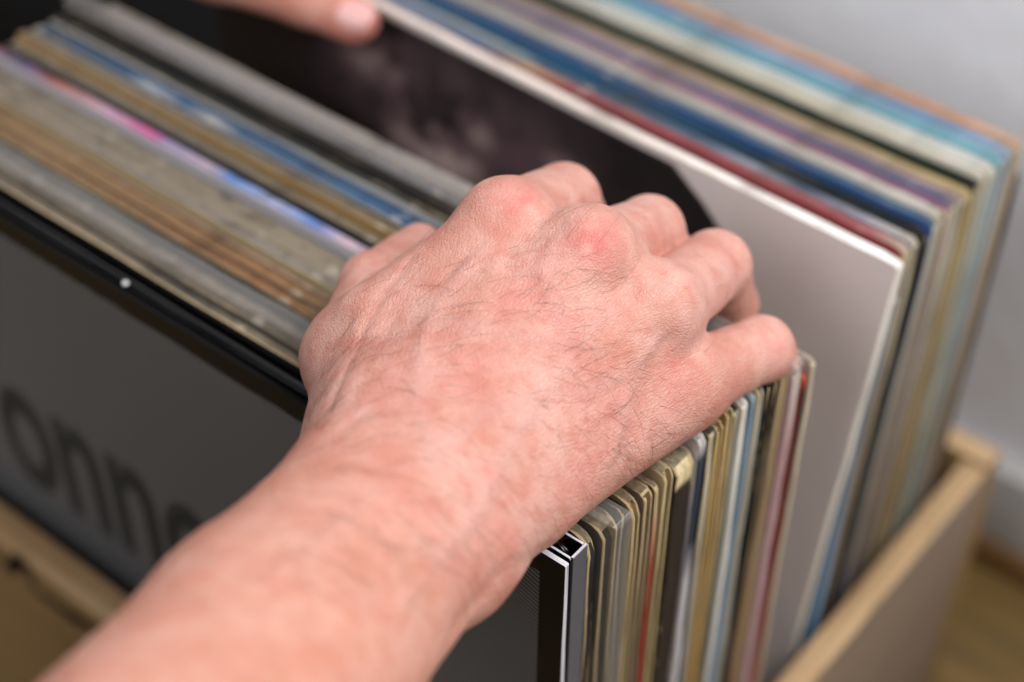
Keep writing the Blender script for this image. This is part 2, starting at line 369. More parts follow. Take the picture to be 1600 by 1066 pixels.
record(5.58, .44, .45, .6, 'c9c4cc', [(0, '9a6a6a'), (.06, '4b4a86'), (.12, 'b06a58'), (.2, 'c4a3b3'), (.27, 'd65fa0'), (.30, '9a90b4'), (.36, 'c4aebd'), (.4, '4f86c8'), (.46, 'b9bfe0'), (.52, '5a7fbf'), (.56, 'd2b6c4'), (.7, 'c9a9b6'), (.85, '2c3566'), (.9, 'cfcfe0'), (1, 'e4e2e4')], [(0, 'b9b2ac'), (.8, 'c9c6c6'), (.86, '1b2a3c'), (.97, '1d2c3e'), (1, 'e0dcd6')], 'sleeve with a pink, blue and white printed top edge', wear=.0, noise=.05, dull=.2)
record(6.03, .36, .50, .58, '2a3240', [(0, '14171d'), (.8, '0f1118'), (1, '3c3a3a')], [(0, '7d7a74'), (.5, '6a6c70'), (1, 'cfc3a8')], 'slate grey sleeve with a navy top edge', wear=.15)
record(6.38, .42, .52, .5, 'b08f5a', [(0, 'a79881'), (.3, '8d8170'), (.6, '9c8865'), (.8, 'b48c4e'), (1, 'd9bd82')], [(0, 'b4945c'), (.6, 'c2a068'), (1, 'd6b87c')], 'mustard tan sleeve behind the slate grey one', wear=.2, opened=.2)
record(6.83, .42, .55, .75, 'b58f56', [(0, 'a59276'), (.5, '8f7c60'), (.75, 'c99f58'), (.86, '23201c'), (.93, 'caa667'), (1, 'dcbd80')], [(0, 'a98650'), (.5, 'bd985b'), (1, 'dcc08a')], 'ochre sleeve with black lettering on its top edge', wear=.2, ewear=.25)
record(7.24, .34, .58, .52, '2c332c', [(0, '0d0e0e'), (1, '0f1218')], [(0, '4a5048'), (.6, '343a36'), (1, '8f8d7d')], 'thin dark green sleeve pressed behind the ochre one', wear=.1)
record(7.52, .42, .62, .65, 'd4d2cc', [(0, 'd9d6cf'), (.02, '23445e'), (.16, '1f4a70'), (.2, '9aa0a4'), (.26, '235078'), (.3, 'a9a8a4'), (.34, '2b5378'), (.5, '3c5c78'), (.6, '20507c'), (.75, '3b546a'), (.9, '1a2c42'), (.96, 'cfc3ae'), (1, 'e2ddd2')], [(0, 'c6c4bd'), (.6, 'd0cec6'), (1, 'e4e0d6')], 'white ended sleeve with a blue and white patched top edge', wear=.0, noise=.04, dull=.12)
record(7.96, .30, .66, .6, '6c8aa0', [(0, '16304a'), (.5, '173f68'), (.8, '24405a'), (1, '9db4c0')], [(0, '8aa0ac'), (.5, '5d84a4'), (1, '7c98aa')], 'slim steel blue sleeve among the white ended ones', wear=.1, dull=.1)
record(8.28, .36, .70, .7, 'd2cfc6', [(0, '1c2120'), (.7, '141918'), (.85, '2c2f30'), (1, 'c0bcb2')], [(0, 'b7b4a8'), (.6, 'c4c0b2'), (1, 'd8d2c2')], 'off white sleeve just before the black edged one', wear=.2, opened=.2)
record(8.64, .38, .78, .8, '14171a', [(0, '0e1211'), (1, '0b0d0c')], '10120f', 'black sleeve with a rubbed corner near the little finger', wear=.06)
record(9.00, .30, .80, .75, '7a5a40', [(0, '1a1f1d'), (.6, '23262a'), (1, '5c4a38')], [(0, '8a6544'), (.5, '99714c'), (.9, '201c18')], 'narrow brown sleeve squeezed behind the black one', wear=.1)
record(9.28, .44, .85, .75, 'c4a676', [(0, '6f7480'), (.4, '8a8c94'), (.7, '8d8d90'), (1, 'c9c6bf')], [(0, 'b28f60'), (.6, 'c6a470'), (1, 'd9bb84')], 'tan sleeve in a crumpled greyish plastic bag', wear=.15, bag=True)
record(9.80, .52, .93, .30, 'b57a86', [(0, '8b807e'), (.4, 'a58c82'), (.7, 'a88a6c'), (1, 'c9bcb4')], [(0, 'a07480'), (.5, 'b98a94'), (.9, 'c08a90'), (1, 'ccbcb0')], 'dusty pink sleeve by the tip of the little finger', wear=.02, speck=.1)
record(10.34, .26, 1.05, .12, '8a2b20', [(0, '8c8a8a'), (.5, '85807c'), (.93, '6b2320'), (.98, 'd8392f'), (1, '5a1518')], [(0, 'b45a34'), (.4, '9e3a26'), (.8, '6a1a16'), (.94, '2c0f12'), (.97, '3a1014'), (.985, 'e03a2e'), (1, 'd8392f')], 'dark red sleeve with a bright red spot at its corner', wear=.0, r=.5)
record(10.62, .30, 1.08, .30, 'b9b0a4', [(0, 'a8a29c'), (.5, 'bcb2a6'), (.8, 'c7b9a9'), (1, 'd8cdb9')], [(0, 'b3a187'), (.6, 'c0ad90'), (1, 'd8cbb2')], 'silver grey sleeve, last before the gap the fingers hold open', wear=.1)

# --- the record tipped back: black photograph on a pale cover
ph_m = Mat('tipped_photo_cover', 0.42, 0.4); p = ph_m.obj(); xyz = ph_m.n('SeparateXYZ', {0: p})
n1 = ph_m.noise(p, 30, 4, 0.6)
def blob(x, z, rx, rz, pw=1.0):
    dx = ph_m.math('MULTIPLY', ph_m.math('SUBTRACT', xyz.outputs['X'], x * CM), 1 / (rx * CM))
    dz = ph_m.math('MULTIPLY', ph_m.math('SUBTRACT', xyz.outputs['Z'], z * CM), 1 / (rz * CM))
    d = ph_m.math('ADD', ph_m.math('MULTIPLY', dx, dx), ph_m.math('MULTIPLY', dz, dz))
    return ph_m.math('MULTIPLY', ph_m.math('POWER', 2.718, ph_m.math('MULTIPLY', d, -1.0)), pw)
bl = blob(-3.4, 26.7, 2.2, 1.7, 1.0)
for a in ((-6.6, 29.2, 2.6, 1.4, .45), (-1.9, 28.4, 1.6, .9, .5), (2.6, 28.8, 1.6, .7, .3), (-2.4, 25.4, 1.6, 1.1, .75), (3.6, 27.0, .8, .6, .2), (-2.5, 28.0, 6.0, 2.8, .22)):
    bl = ph_m.math('MAXIMUM', bl, blob(*a))
bl = ph_m.math('MULTIPLY', bl, ph_m.mrange(n1, 0.30, 0.66))
photo = ph_m.ramp(bl, [(0, lin('181213')), (.2, lin('5a464a')), (.65, lin('b8a29d'))])
# outline of the print: its right side slants, pale card beyond
lim = ph_m.math('ADD', ph_m.math('SMOOTH_MIN', ph_m.math('MULTIPLY', ph_m.math('SUBTRACT', 0.310, xyz.outputs['Z']), 1.35), 0.0275, 0.02), 0.0735)
lim = ph_m.math('SUBTRACT', ph_m.math('ADD', lim, ph_m.math('MULTIPLY', n1, 0.002)), xyz.outputs['X'])
inside = ph_m.mrange(lim, -0.0012, 0.0012)
inside = ph_m.math('MULTIPLY', inside, ph_m.mrange(xyz.outputs['Z'], 0.3128, 0.3118))
ph_m.base(ph_m.mix(inside, lin('d0c5c1'), photo))
def tipped():
    lean = 5.6; la = math.radians(lean); t = .44; s = 15.57; zo = 1.0; yaw = -0.045
    e = empty('vinyl_record', (0.6 - LP / 2, s + .16 - LP * math.tan(la) + 0.5, ZT - LP + zo + 0.2), 'tipped back record with a dark portrait photo printed on its pale cover', 'record', GROUP, (-la, 0.014, -0.03))
    tm = strip_mat('tipped_top', 'X', [(0, 'd9c8bc'), (.5, 'e2d2c8'), (1, 'f0ede6')], t, .0, speck=.08, spots=0)
    em = strip_mat('tipped_end', 'Z', [(0, 'c9bfae'), (.5, 'd8cfbf'), (1, 'efe9dd')], t, .05, speck=.15)
    slab('cover', -LP / 2, LP / 2, 0, LP, -t / 2, t / 2, [ph_m.m, tm, em], e, r=.15, seed=400, warp=0.05)
    return e
tip_rec = tipped()

# --- the bunch behind it, leaning back
def lean_at(s): return 4.6 - 0.36 * (s - 16)
def yaw_at(s): return -0.033 * max(0.0, 1 - (s - 16) / 7)
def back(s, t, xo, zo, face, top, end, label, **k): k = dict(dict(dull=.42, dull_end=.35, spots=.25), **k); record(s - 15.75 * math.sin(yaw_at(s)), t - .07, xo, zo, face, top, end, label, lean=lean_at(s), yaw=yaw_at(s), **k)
back(16.06, .36, .98, -.75, '5b7f9e', [(0, '2a4f72'), (.3, '3a5f78'), (.6, '20262a'), (1, '1c2320')], [(0, '7fb0dc'), (.55, '86b2d8'), (.72, '8e9aa8'), (.85, '7d7d80'), (1, 'b9b3a6')], 'short sleeve with a light blue lower edge behind the tipped record', wear=.02, dull_end=.05)
back(16.40, .42, .55, -.55, 'b6a78d', [(0, '6a7480'), (.5, '8c8783'), (1, 'd8cfb8')], [(0, '9c8d78'), (.6, 'ac9c84'), (1, 'dccfb4')], 'beige sleeve with a rounded corner, low behind the tipped record', wear=.25, r=.6)
back(16.80, .50, .66, .55, '8e3a3e', [(0, '4e6a9a'), (.25, '7a83a0'), (.42, '40709a'), (.5, 'd0a37a'), (.56, 'a8454a'), (.75, '9c3a44'), (.95, 'b0585c'), (1, 'd8c3ae')], [(0, 'a89272'), (.6, 'b49c78'), (1, 'd9c6a2')], 'sleeve with a dark red top edge', wear=.08, noise=.02)
back(17.38, .46, .68, .45, '44618c', [(0, '2f5878'), (.3, '9ba7b4'), (.42, 'a3a8a4'), (.47, '8fb0b8'), (.5, '2f5a78'), (.72, '3c6480'), (.8, '9fa6b4'), (.86, '3a586f'), (.93, 'a6a3b0'), (1, 'd9d2c0')], [(0, '9a8664'), (.6, 'a98f68'), (1, 'd9caa8')], 'blue patched sleeve between the red and the black edged ones', wear=.08, noise=.02)
back(17.88, .62, .74, .4, '111a1c', [(0, '284a64'), (.5, '204862'), (.7, '1f3c52'), (.85, '142127'), (1, '0b1012')], '0c1011', 'thick black spined sleeve in the rear bunch', wear=.0, r=.6)
back(18.54, .42, .78, .55, '35568a', [(0, '7d8488'), (.4, '4a5f7c'), (.6, '38607f'), (1, '42677f')], [(0, '8e8878'), (.6, '9a9484'), (1, 'ddd8c8')], 'cobalt blue topped sleeve right behind the black spined one', wear=.05)
back(19.00, .48, .80, .6, 'd0c8be', [(0, '8c8a86'), (.4, 'aaa69e'), (.7, 'bdb5ac'), (1, 'e0d9cb')], [(0, '9c8674'), (.6, 'a98f7a'), (1, 'e0d5c0')], 'greyish white sleeve before the pink topped one', wear=.15)
back(19.52, .40, .80, .5, '96607a', [(0, '6e6b68'), (.3, '8d8680'), (.6, 'a8707e'), (.8, '9c5a74'), (1, '8a5a78')], [(0, '7d7264'), (.5, '85796a'), (1, 'd7c2ac')], 'sleeve with a mauve pink top edge', wear=.05)
back(19.96, .40, .80, .55, '6d6c8c', [(0, 'a8a8b0'), (.15, 'd0ccd4'), (.2, '7aa0b4'), (.3, '9a8c8c'), (.5, '6a7090'), (1, '6c6884')], [(0, '827868'), (.6, '90866f'), (1, 'ded6c0')], 'lavender grey topped sleeve in the rear bunch', wear=.05)
back(20.40, .42, .84, .5, '9c8678', [(0, '5c5850'), (.3, '8a7a70'), (.5, 'ab8a80'), (1, 'b09888')], [(0, '8a7f6c'), (.6, '9a8f78'), (1, 'e2dcc4')], 'pinkish tan topped sleeve before the dark green edged one', wear=.08)
back(20.86, .36, .90, .4, 'b08c4c', [(0, '6b675c'), (.5, '8f7f68'), (.9, 'c9b27e'), (1, 'd8bd78')], [(0, 'a88650'), (.5, 'b08a4a'), (1, 'd4b870')], 'golden tan sleeve with a bare card end', wear=.3)
back(21.26, .38, .92, .6, '1c2a20', [(0, '2a3026'), (.5, '26302a'), (1, '121c16')], [(0, '8d7a50'), (.6, '97835a'), (1, 'cbbd92')], 'dark green edged sleeve with a cream corner', wear=.0)
back(21.68, .46, .95, .7, 'd8d2c0', [(0, 'a9b8b4'), (.4, 'c8c8c0'), (.8, 'd8ceb0'), (1, 'e8e4d6')], [(0, 'a4977c'), (.6, 'b0a388'), (1, 'e6e2d2')], 'ivory sleeve before the turquoise topped ones', wear=.1)
back(22.18, .46, .95, .75, 'd9dcd6', [(0, 'a4c4c6'), (.5, 'ccd2ce'), (1, 'e4e4dc')], [(0, '9c947e'), (.6, 'a8a08a'), (1, 'e0e0d4')], 'white sleeve with a pale blue tinge on its top edge', wear=.05)
back(22.68, .46, .98, .8, '62a3b4', [(0, '8fc4cc'), (.3, '7ab8c6'), (.6, '5fa6b8'), (1, '8cc4cc')], [(0, '928c78'), (.6, 'a0997f'), (1, 'c4d4d0')], 'turquoise topped sleeve in the rear bunch', wear=.0)
back(23.18, .50, 1.0, .8, '8fa4c4', [(0, '9aa8b4'), (.3, '6a8496'), (.5, '5c8cb0'), (.7, 'a6b2cc'), (.9, '6c9cc4'), (1, 'a8bcd4')], [(0, '8d8570'), (.6, '988f7a'), (1, 'c4ccd0')], 'pale lavender blue topped sleeve near the back', wear=.0)
back(23.72, .34, 1.0, .6, '8a8880', [(0, '808890'), (.5, '8d92a0'), (1, 'a4a8b0')], [(0, '6f6a60'), (.6, '7d776a'), (1, 'b4b0a4')], 'dull grey sleeve before the peach topped one', wear=.1)
back(24.10, .46, 1.05, .75, 'd8a888', [(0, 'cfb2b0'), (.3, 'd8b8ac'), (.5, 'd2a788'), (.7, 'dcb4a0'), (.9, 'd89c7c'), (1, 'e2c4ac')], [(0, '857c6c'), (.6, '978c78'), (1, 'dcc8b0')], 'peach topped sleeve at the back of the crate', wear=.0)
back(24.62, .36, 1.05, -.9, '2a201c', [(0, '8a7060'), (1, '3a2c26')], [(0, '3c302a'), (1, '2c221e')], 'short dark brown sleeve, rearmost in the crate', wear=.0)
#HAND
# ------------------------------------------------------------------ the person: arms grown as one implicit surface
def smin(a, b, k):
    h = np.maximum(k - np.abs(a - b), 0.0) / k
    return np.minimum(a, b) - h * h * k * 0.25
def d_cone(P, a, b, ra, rb, n=None, k=1.0):
    """tapered limb segment; n, k flatten its section along n"""
    a = np.asarray(a, np.float32); b = np.asarray(b, np.float32); ab = b - a
    q = P - a; t = np.clip((q @ ab) / (ab @ ab), 0, 1)
    q = q - t[..., None] * ab
    d2 = (q * q).sum(-1)
    if n is not None:
        n = np.asarray(n, np.float32); n = n - ab * (n @ ab) / (ab @ ab); n /= np.linalg.norm(n)
        d2 = d2 + (q @ n) ** 2 * (k * k - 1)
    return np.sqrt(d2) - (ra + (rb - ra) * t)
def surface_nets(f, org, h):
    """f: sampled distances -> vertices, quads"""
    ins = f < 0; sh = np.array(f.shape) - 1
    cnt = np.zeros(sh, np.int8); corners = [(i, j, k) for i in (0, 1) for j in (0, 1) for k in (0, 1)]
    for i, j, k in corners: cnt += ins[i:i + sh[0], j:j + sh[1], k:k + sh[2]]
    act = (cnt > 0) & (cnt < 8); idx = np.argwhere(act); vid = -np.ones(sh, np.int64); vid[act] = np.arange(len(idx))
    acc = np.zeros((len(idx), 3)); num = np.zeros(len(idx))
    for ax in range(3):
        for c in corners:
            if c[ax]: continue
            p = idx + c; q = p.copy(); q[:, ax] += 1
            fa, fb = f[tuple(p.T)], f[tuple(q.T)]; m = (fa < 0) != (fb < 0)
            t = fa[m] / (fa[m] - fb[m]); pos = np.array(c, float) + np.zeros((m.sum(), 3)); pos[:, ax] += t
            acc[m] += pos; num[m] += 1
    V = (idx + acc / num[:, None]) * h + org; Q = []
    for ax in range(3):
        u, v = (ax + 1) % 3, (ax + 2) % 3
        sl = [slice(1, -1)] * 3; sl2 = [slice(1, -1)] * 3
        sl[ax] = slice(0, -1); sl2[ax] = slice(1, None)
        A, B = ins[tuple(sl)], ins[tuple(sl2)]; e = np.argwhere(A != B)
        off = np.ones(3, int); off[ax] = 0; e = e + off; fl = ins[tuple(e.T)]
        du = np.zeros(3, int); du[u] = 1; dv = np.zeros(3, int); dv[v] = 1
        ok = np.all((e - du - dv >= 0) & (e < sh), axis=1); e, fl = e[ok], fl[ok]
        g = lambda o: vid[tuple((e + o).T)]
        q = np.stack([g(-du - dv), g(-dv), g(du * 0), g(-du)], 1)
        q[~fl] = q[~fl][:, ::-1]; Q.append(q)
    return V, np.concatenate(Q)
class Flesh:
    def __init__(s, lo, hi, h):
        s.h = h; s.org = np.array(lo, np.float32); s.n = np.ceil((np.array(hi) - lo) / h).astype(int) + 1
        s.ax = [(s.org[i] + h * np.arange(s.n[i])).astype(np.float32) for i in range(3)]
    def field(s): return np.full(s.n, 9.0, np.float32)
    def add(s, f, a, b, ra, rb, k, n=None, sq=1.0, cut=False):
        a, b = np.asarray(a), np.asarray(b); r = max(ra, rb) + 2.2
        lo = np.clip(((np.minimum(a, b) - r - s.org) / s.h).astype(int), 0, s.n)
        hi = np.clip(((np.maximum(a, b) + r - s.org) / s.h).astype(int) + 2, 0, s.n)
        sl = tuple(slice(lo[i], hi[i]) for i in range(3))
        P = np.stack(np.meshgrid(*[s.ax[i][sl[i]] for i in range(3)], indexing='ij'), -1)
        d = d_cone(P, a, b, ra, rb, n, sq)
        f[sl] = -smin(-f[sl], d, k) if cut else smin(f[sl], d, k)
def vnormals(V, Q):
    n = np.cross(V[Q[:, 2]] - V[Q[:, 0]], V[Q[:, 3]] - V[Q[:, 1]])
    N = np.stack([np.bincount(Q.ravel(), np.repeat(n[:, k], 4), len(V)) for k in range(3)], 1)
    return N / (np.linalg.norm(N, axis=1)[:, None] + 1e-9)
def vsmooth(V, Q, it, lam=0.5):
    E = np.concatenate([Q[:, [0, 1]], Q[:, [1, 2]], Q[:, [2, 3]], Q[:, [3, 0]]]); E = np.concatenate([E, E[:, ::-1]])
    deg = np.bincount(E[:, 0], minlength=len(V))[:, None]
    for _ in range(it):
        s_ = np.stack([np.bincount(E[:, 0], V[E[:, 1], k], len(V)) for k in range(3)], 1)
        V = V + lam * (s_ / deg - V)
    return V
def line_dist(V, L):
    d = np.full(len(V), 1e9); tt = np.zeros(len(V)); n = len(L) - 1
    for i in range(n):
        a, b = L[i], L[i + 1]; ab = b - a; t = np.clip((V - a) @ ab / (ab @ ab + 1e-9), 0, 1)
        x = np.linalg.norm(V - a - t[:, None] * ab, axis=1); m = x < d; d[m] = x[m]; tt[m] = (i + t[m]) / n
    return d, tt
def vnoise(P, scale, seed):
    """smooth value noise in numpy, -1..1"""
    rg = np.random.default_rng(seed); T = rg.uniform(-1, 1, (32, 32, 32)); p = P / scale + 100; i = np.floor(p).astype(int); f = p - i; f = f * f * (3 - 2 * f)
    r = 0
    for a in (0, 1):
        for b in (0, 1):
            for c in (0, 1):
                w_ = (f[:, 0] if a else 1 - f[:, 0]) * (f[:, 1] if b else 1 - f[:, 1]) * (f[:, 2] if c else 1 - f[:, 2])
                r = r + w_ * T[(i[:, 0] + a) % 32, (i[:, 1] + b) % 32, (i[:, 2] + c) % 32]
    return r

# skin
skm = Mat('skin', 0.47, 0.42); p = skm.obj()
at = skm.n('Attribute', attribute_name='tint').outputs['Color']
tr, tg, tb = [skm.n('SeparateColor', {0: at}).outputs[i] for i in range(3)]
n_lo = skm.noise(p, 55, 4, 0.6); n_md = skm.noise(p, 190, 4, 0.6); n_hi = skm.noise(p, 900, 3, 0.6)
c = skm.mix(skm.mrange(n_lo, 0.33, 0.68), lin('daa99a'), lin('ca8d7b'))
c = skm.mix(skm.math('MULTIPLY', skm.mrange(n_md, 0.46, 0.72), 0.52), c, lin('c67a66'))
c = skm.mix(skm.math('MULTIPLY', skm.mrange(n_md, 0.45, 0.25), 0.40), c, lin('dcb0a4'))
c = skm.mix(tr, c, lin('d06c68'))                      # flushed knuckles
c = skm.mix(tg, c, lin('c6a29e'))                      # veins through the skin
c = skm.mix(tb, c, lin('c58560'))                      # tan, freckles
lines1 = skm.n('TexVoronoi', {'Vector': skm.n('Mapping', {0: p, 2: (0.35, 0.1, 0.45), 3: (1.0, 0.33, 1.0)}).outputs[0], 'Scale': 1350.0}, feature='DISTANCE_TO_EDGE').outputs['Distance']
lines2 = skm.n('TexVoronoi', {'Vector': skm.n('Mapping', {0: p, 2: (0.2, 0.1, -0.5), 3: (0.6, 1.2, 1.0)}).outputs[0], 'Scale': 980.0}, feature='DISTANCE_TO_EDGE').outputs['Distance']
l1 = skm.mrange(lines1, 0.0, 0.22); l2 = skm.mrange(lines2, 0.0, 0.16)
hgt = skm.math('ADD', skm.math('MULTIPLY', l1, 0.8), skm.math('MULTIPLY', l2, 0.5))
hgt = skm.math('ADD', hgt, skm.math('MULTIPLY', n_hi, 0.7))
c = skm.mix(skm.math('MULTIPLY', skm.math('SUBTRACT', 1.0, skm.math('MULTIPLY', l1, l2)), 0.16), c, lin('bf6f5e'))
skm.base(c); nb = skm.bump(n_md, 0.22, 0.0011); skm.normal(skm.bump(hgt, 0.7, 0.00025, nb))
skm.b.inputs['Subsurface Weight'].default_value = 0.18
skm.b.inputs['Subsurface Radius'].default_value = (1.0, 0.35, 0.2); skm.b.inputs['Subsurface Scale'].default_value = 0.004
skm.put(skm.b, 'Roughness', skm.mrange(n_md, 0.3, 0.7, 0.52, 0.40))
skin = skm.m
hm = Mat('dark_hair', 0.45, 0.4); hm.base(lin('4a2b1d')); hairm = hm.m
nm_ = Mat('nail', 0.25, 0.5); nm_.base(lin('e0aaa4')); nailm = nm_.m

person = empty('person', W(300, 1250, 32), 'person flipping through the records with bare hands', 'person')
def to_person(o): o.parent = person; o.matrix_parent_inverse = Matrix.Translation(-person.location); return o

# ---- right hand and forearm
J = dict(
    F0=W(120, 1420, 31), F1=W(437, 1015, 37.5), Wr=W(640, 790, 42.3), Wm=W(690, 735, 43.0),
    cI=W(640, 655, 43.4), cM=W(695, 670, 43.2), cR=W(760, 700, 43.4), cP=W(815, 745, 43.9),
    mI=W(790, 348, 46.8), mM=W(915, 402, 46.0), mR=W(1020, 485, 46.4), mP=W(1058, 598, 47.3),
    pI=W(880, 313, 50.8), pM=W(1015, 360, 50.3), pR=W(1117, 415, 50.1), pP=W(1188, 546, 49.4),
    cT=W(590, 690, 44.2), mT=W(545, 560, 46.6), iT=W(585, 447, 49.5), tT=W(655, 388, 51.8))
nrm = unit((.40, -.05, .91))
fl = Flesh((-14, -31, 26), (6.5, 15.5, 45), 0.095)
palm = fl.field()
fl.add(palm, J['F0'], J['F1'], 3.6, 3.05, .3, nrm, 1.25)
fl.add(palm, J['F1'], J['Wr'], 3.05, 2.95, .8, nrm, 1.30)
fl.add(palm, J['Wr'], J['Wm'] + nrm * -.1, 2.95, 2.9, .9, nrm, 1.45)
for c_, m_, r0, r1 in (('cI', 'mI', 1.35, 1.08), ('cM', 'mM', 1.4, 1.12), ('cR', 'mR', 1.35, 1.05), ('cP', 'mP', 1.35, .98)):
    fl.add(palm, J[c_] - nrm * .35, J[m_], r0, r1, 1.3, nrm, 1.15)
for a_, b_ in (('cI', 'mM'), ('cM', 'mR'), ('cR', 'mP')):
    fl.add(palm, J[a_] - nrm * .5, J[b_] - nrm * .25, 1.2, .95, 1.2)
fl.add(palm, J['cP'] - nrm * .5, J['mP'] - nrm * .5, 1.5, 1.05, 1.2)                     # hypothenar side
fl.add(palm, J['Wr'] + unit(J['cP'] - J['cI']) * 1.9 + nrm * .15, J['Wr'] + unit(J['cP'] - J['cI']) * 2.0 + unit(J['Wr'] - J['mM']) * 1.0 + nrm * .15, 1.0, .9, 1.2)  # ulna head
fl.add(palm, J['cT'], J['mT'], 1.65, 1.2, 1.3)
fl.add(palm, (J['cT'] + J['cI']) / 2 - nrm * .4, (J['mT'] + J['mI']) / 2 - nrm * .5, 1.5, .8, 1.6)  # web of the thumb
fl.add(palm, W(585, 505, 45.9), W(735, 402, 46.9), 1.0, .95, 1.2)   # muscle between thumb and forefinger
fing = fl.field()
def finger(m, pp, rads, bend1, bend2, l2, l3):
    one = fl.field(); m, pp = J[m], J[pp]
    fl.add(one, m, pp, rads[0], rads[1], .25)
    ax = unit(pp - m)
    fl.add(one, m + (pp - m) * .35 - np.array((0, 0, .12)), m + (pp - m) * .62 - np.array((0, 0, .15)), rads[0] * .93, rads[1] * .95, .3)
    d = pp + bend1 * l2; fl.add(one, pp, d, rads[1] * .98, rads[2], .25)
    e = d + bend2 * l3; fl.add(one, d, e, rads[2], rads[3], .25); return one, d, e
tips = {}
for key, m_, p_, rads, b1, b2, l2, l3 in (
        ('I', 'mI', 'pI', (1.10, 1.10, .86, .62), unit((-.02, .55, -.84)), unit((0, .1, -1)), 2.6, 2.1),
        ('M', 'mM', 'pM', (1.12, 1.04, .86, .64), unit((0, .50, -.87)), unit((0, .05, -1)), 2.9, 2.2),
        ('R', 'mR', 'pR', (1.10, 1.07, .84, .62), unit((0, .45, -.89)), unit((0, .05, -1)), 2.7, 2.2),
        ('P', 'mP', 'pP', (1.0, .97, .76, .55), unit((-.06, .62, -.78)), unit((-.05, .1, -1)), 2.0, 1.9)):
    one, dd, ee = finger(m_, p_, rads, b1, b2, l2, l3); tips[key] = (dd, ee)
    fing = smin(fing, one, .06)
th = fl.field()
fl.add(th, J['mT'], J['iT'], 1.18, 1.0, .3); fl.add(th, J['iT'], J['tT'], 1.0, .78, .3)
fing = smin(fing, th, .06)
body = smin(palm, fing, .75)
# knuckle heads
for m_, r_, o_ in (('mI', .80, .14), ('mM', .90, .34), ('mR', .82, .26), ('mP', .78, .24)):
    fl.add(body, J[m_] + nrm * o_, J[m_] + nrm * o_ + unit(J[m_] - J['Wm']) * .15, r_, r_ * .95, .8)
V, Q = surface_nets(body, fl.org, fl.h); V = vsmooth(V, Q, 3)
N = vnormals(V, Q)
print('hand verts', len(V))
def on_skin(u, v):
    """nearest skin point facing the viewer along the ray measured at u, v"""
    r = unit(R_wc @ np.array(((u - 800) / FPX, (v - 533) / FPX, 1.0))); q = V - CAM; t = q @ r
    d = np.linalg.norm(q - t[:, None] * r, axis=1); cand = np.where((d < .14) & (N @ r < 0.1))[0]
    if len(cand) == 0: cand = np.argsort(d)[:5]
    return V[cand[np.argmin(t[cand])]]
def skin_line(pts, n=14): return np.array([on_skin(*q) for q in smooth_line(pts, n)])
disp = np.zeros(len(V)); tint = np.zeros((len(V), 3))
up = np.clip((N @ nrm) * 1.6, 0, 1)
# tendons fanning over the back of the hand
for a_, b_, amp in (((690, 640), (800, 320), .05), ((735, 650), (915, 400), .055), ((775, 670), (1010, 480), .05), ((830, 700), (1045, 590), .03)):
    L = skin_line([a_, b_], 10); d, t = line_dist(V, L)
    disp += amp * np.exp(-(d / .28) ** 2) * np.sin(np.clip(t, 0, 1) * math.pi) ** .6
# hollows between the knuckles and between the tendons
for u_, v_, amp, sg in ((868, 350, .08, .45), (985, 440, .17, .45), (1045, 535, .14, .42), (820, 470, .08, .8), (930, 530, .07, .7), (600, 520, .06, .8), (700, 400, .08, .5)):
    d = np.linalg.norm(V - on_skin(u_, v_), axis=1); disp -= amp * np.exp(-(d / sg) ** 2)
# veins
veins = [[(760, 790), (800, 700), (850, 620), (905, 540), (960, 490), (985, 450)], [(905, 540), (870, 470), (845, 420), (862, 370)],
         [(850, 620), (940, 610), (1000, 570), (1040, 530)], [(680, 700), (650, 600), (660, 500), (720, 420), (760, 370)],
         [(660, 500), (740, 500), (820, 520), (905, 540)], [(560, 790), (640, 720), (680, 700), (760, 640), (850, 620)],
         [(420, 900), (500, 840), (560, 790)], [(640, 940), (700, 860), (760, 790)], [(1000, 570), (985, 640), (960, 720)]]
for L_ in veins:
    L = skin_line(L_, 22); d, t = line_dist(V, L); wv = vnoise(V, .9, 5) * .3 + .8
    disp += .055 * wv * np.exp(-(d / .17) ** 2); tint[:, 1] = np.maximum(tint[:, 1], .24 * wv * np.exp(-(d / .2) ** 2))
# wrist creases and folds of the thumb side
for L_, amp, sg in (([(505, 640), (540, 560), (575, 480), (640, 400)], -.05, .13), ([(540, 640), (570, 560), (620, 480)], -.03, .11), ([(720, 985), (790, 900), (850, 870)], -.07, .3),
                    ([(515, 680), (560, 640), (640, 620)], -.045, .2), ([(690, 430), (720, 395), (760, 375)], -.05, .1), ([(805, 345), (840, 335), (880, 332)], -.04, .09)):
    L = skin_line(L_, 12); d, t = line_dist(V, L); disp += amp * np.exp(-(d / sg) ** 2)
# fine wrinkles over knuckles and finger roots: rows of short arcs across each finger
def rows(key_m, key_p, start, stop, n, amp, sg, rad, lift=.3):
    global disp
    a, b = J[key_m], J[key_p]; ax = unit(b - a)
    rel = V - a; s_ = rel @ ax; off = np.linalg.norm(rel - s_[:, None] * ax, axis=1)
    s_ = s_ + .10 * vnoise(V, .5, 11) + .02 * vnoise(V, .2, 12)
    side = np.clip(((N @ nrm) - .0) * 1.5, 0, 1) * (off < rad + .6)
    for q in np.linspace(start, stop, n):
        disp -= amp * np.exp(-((s_ - q) / sg) ** 2) * side * (.6 + .4 * vnoise(V, .6, int(q * 50) % 97))
rows('mP', 'pP', .4, 2.2, 15, .010, .045, 1.0); rows('mR', 'pR', .5, 1.4, 6, .008, .05, 1.0)
rows('mP', 'pP', 2.9, 3.9, 5, .016, .06, 1.0); rows('mR', 'pR', 3.6, 4.7, 5, .018, .06, 1.1); rows('mM', 'pM', 4.0, 5.1, 5, .016, .06, 1.1)
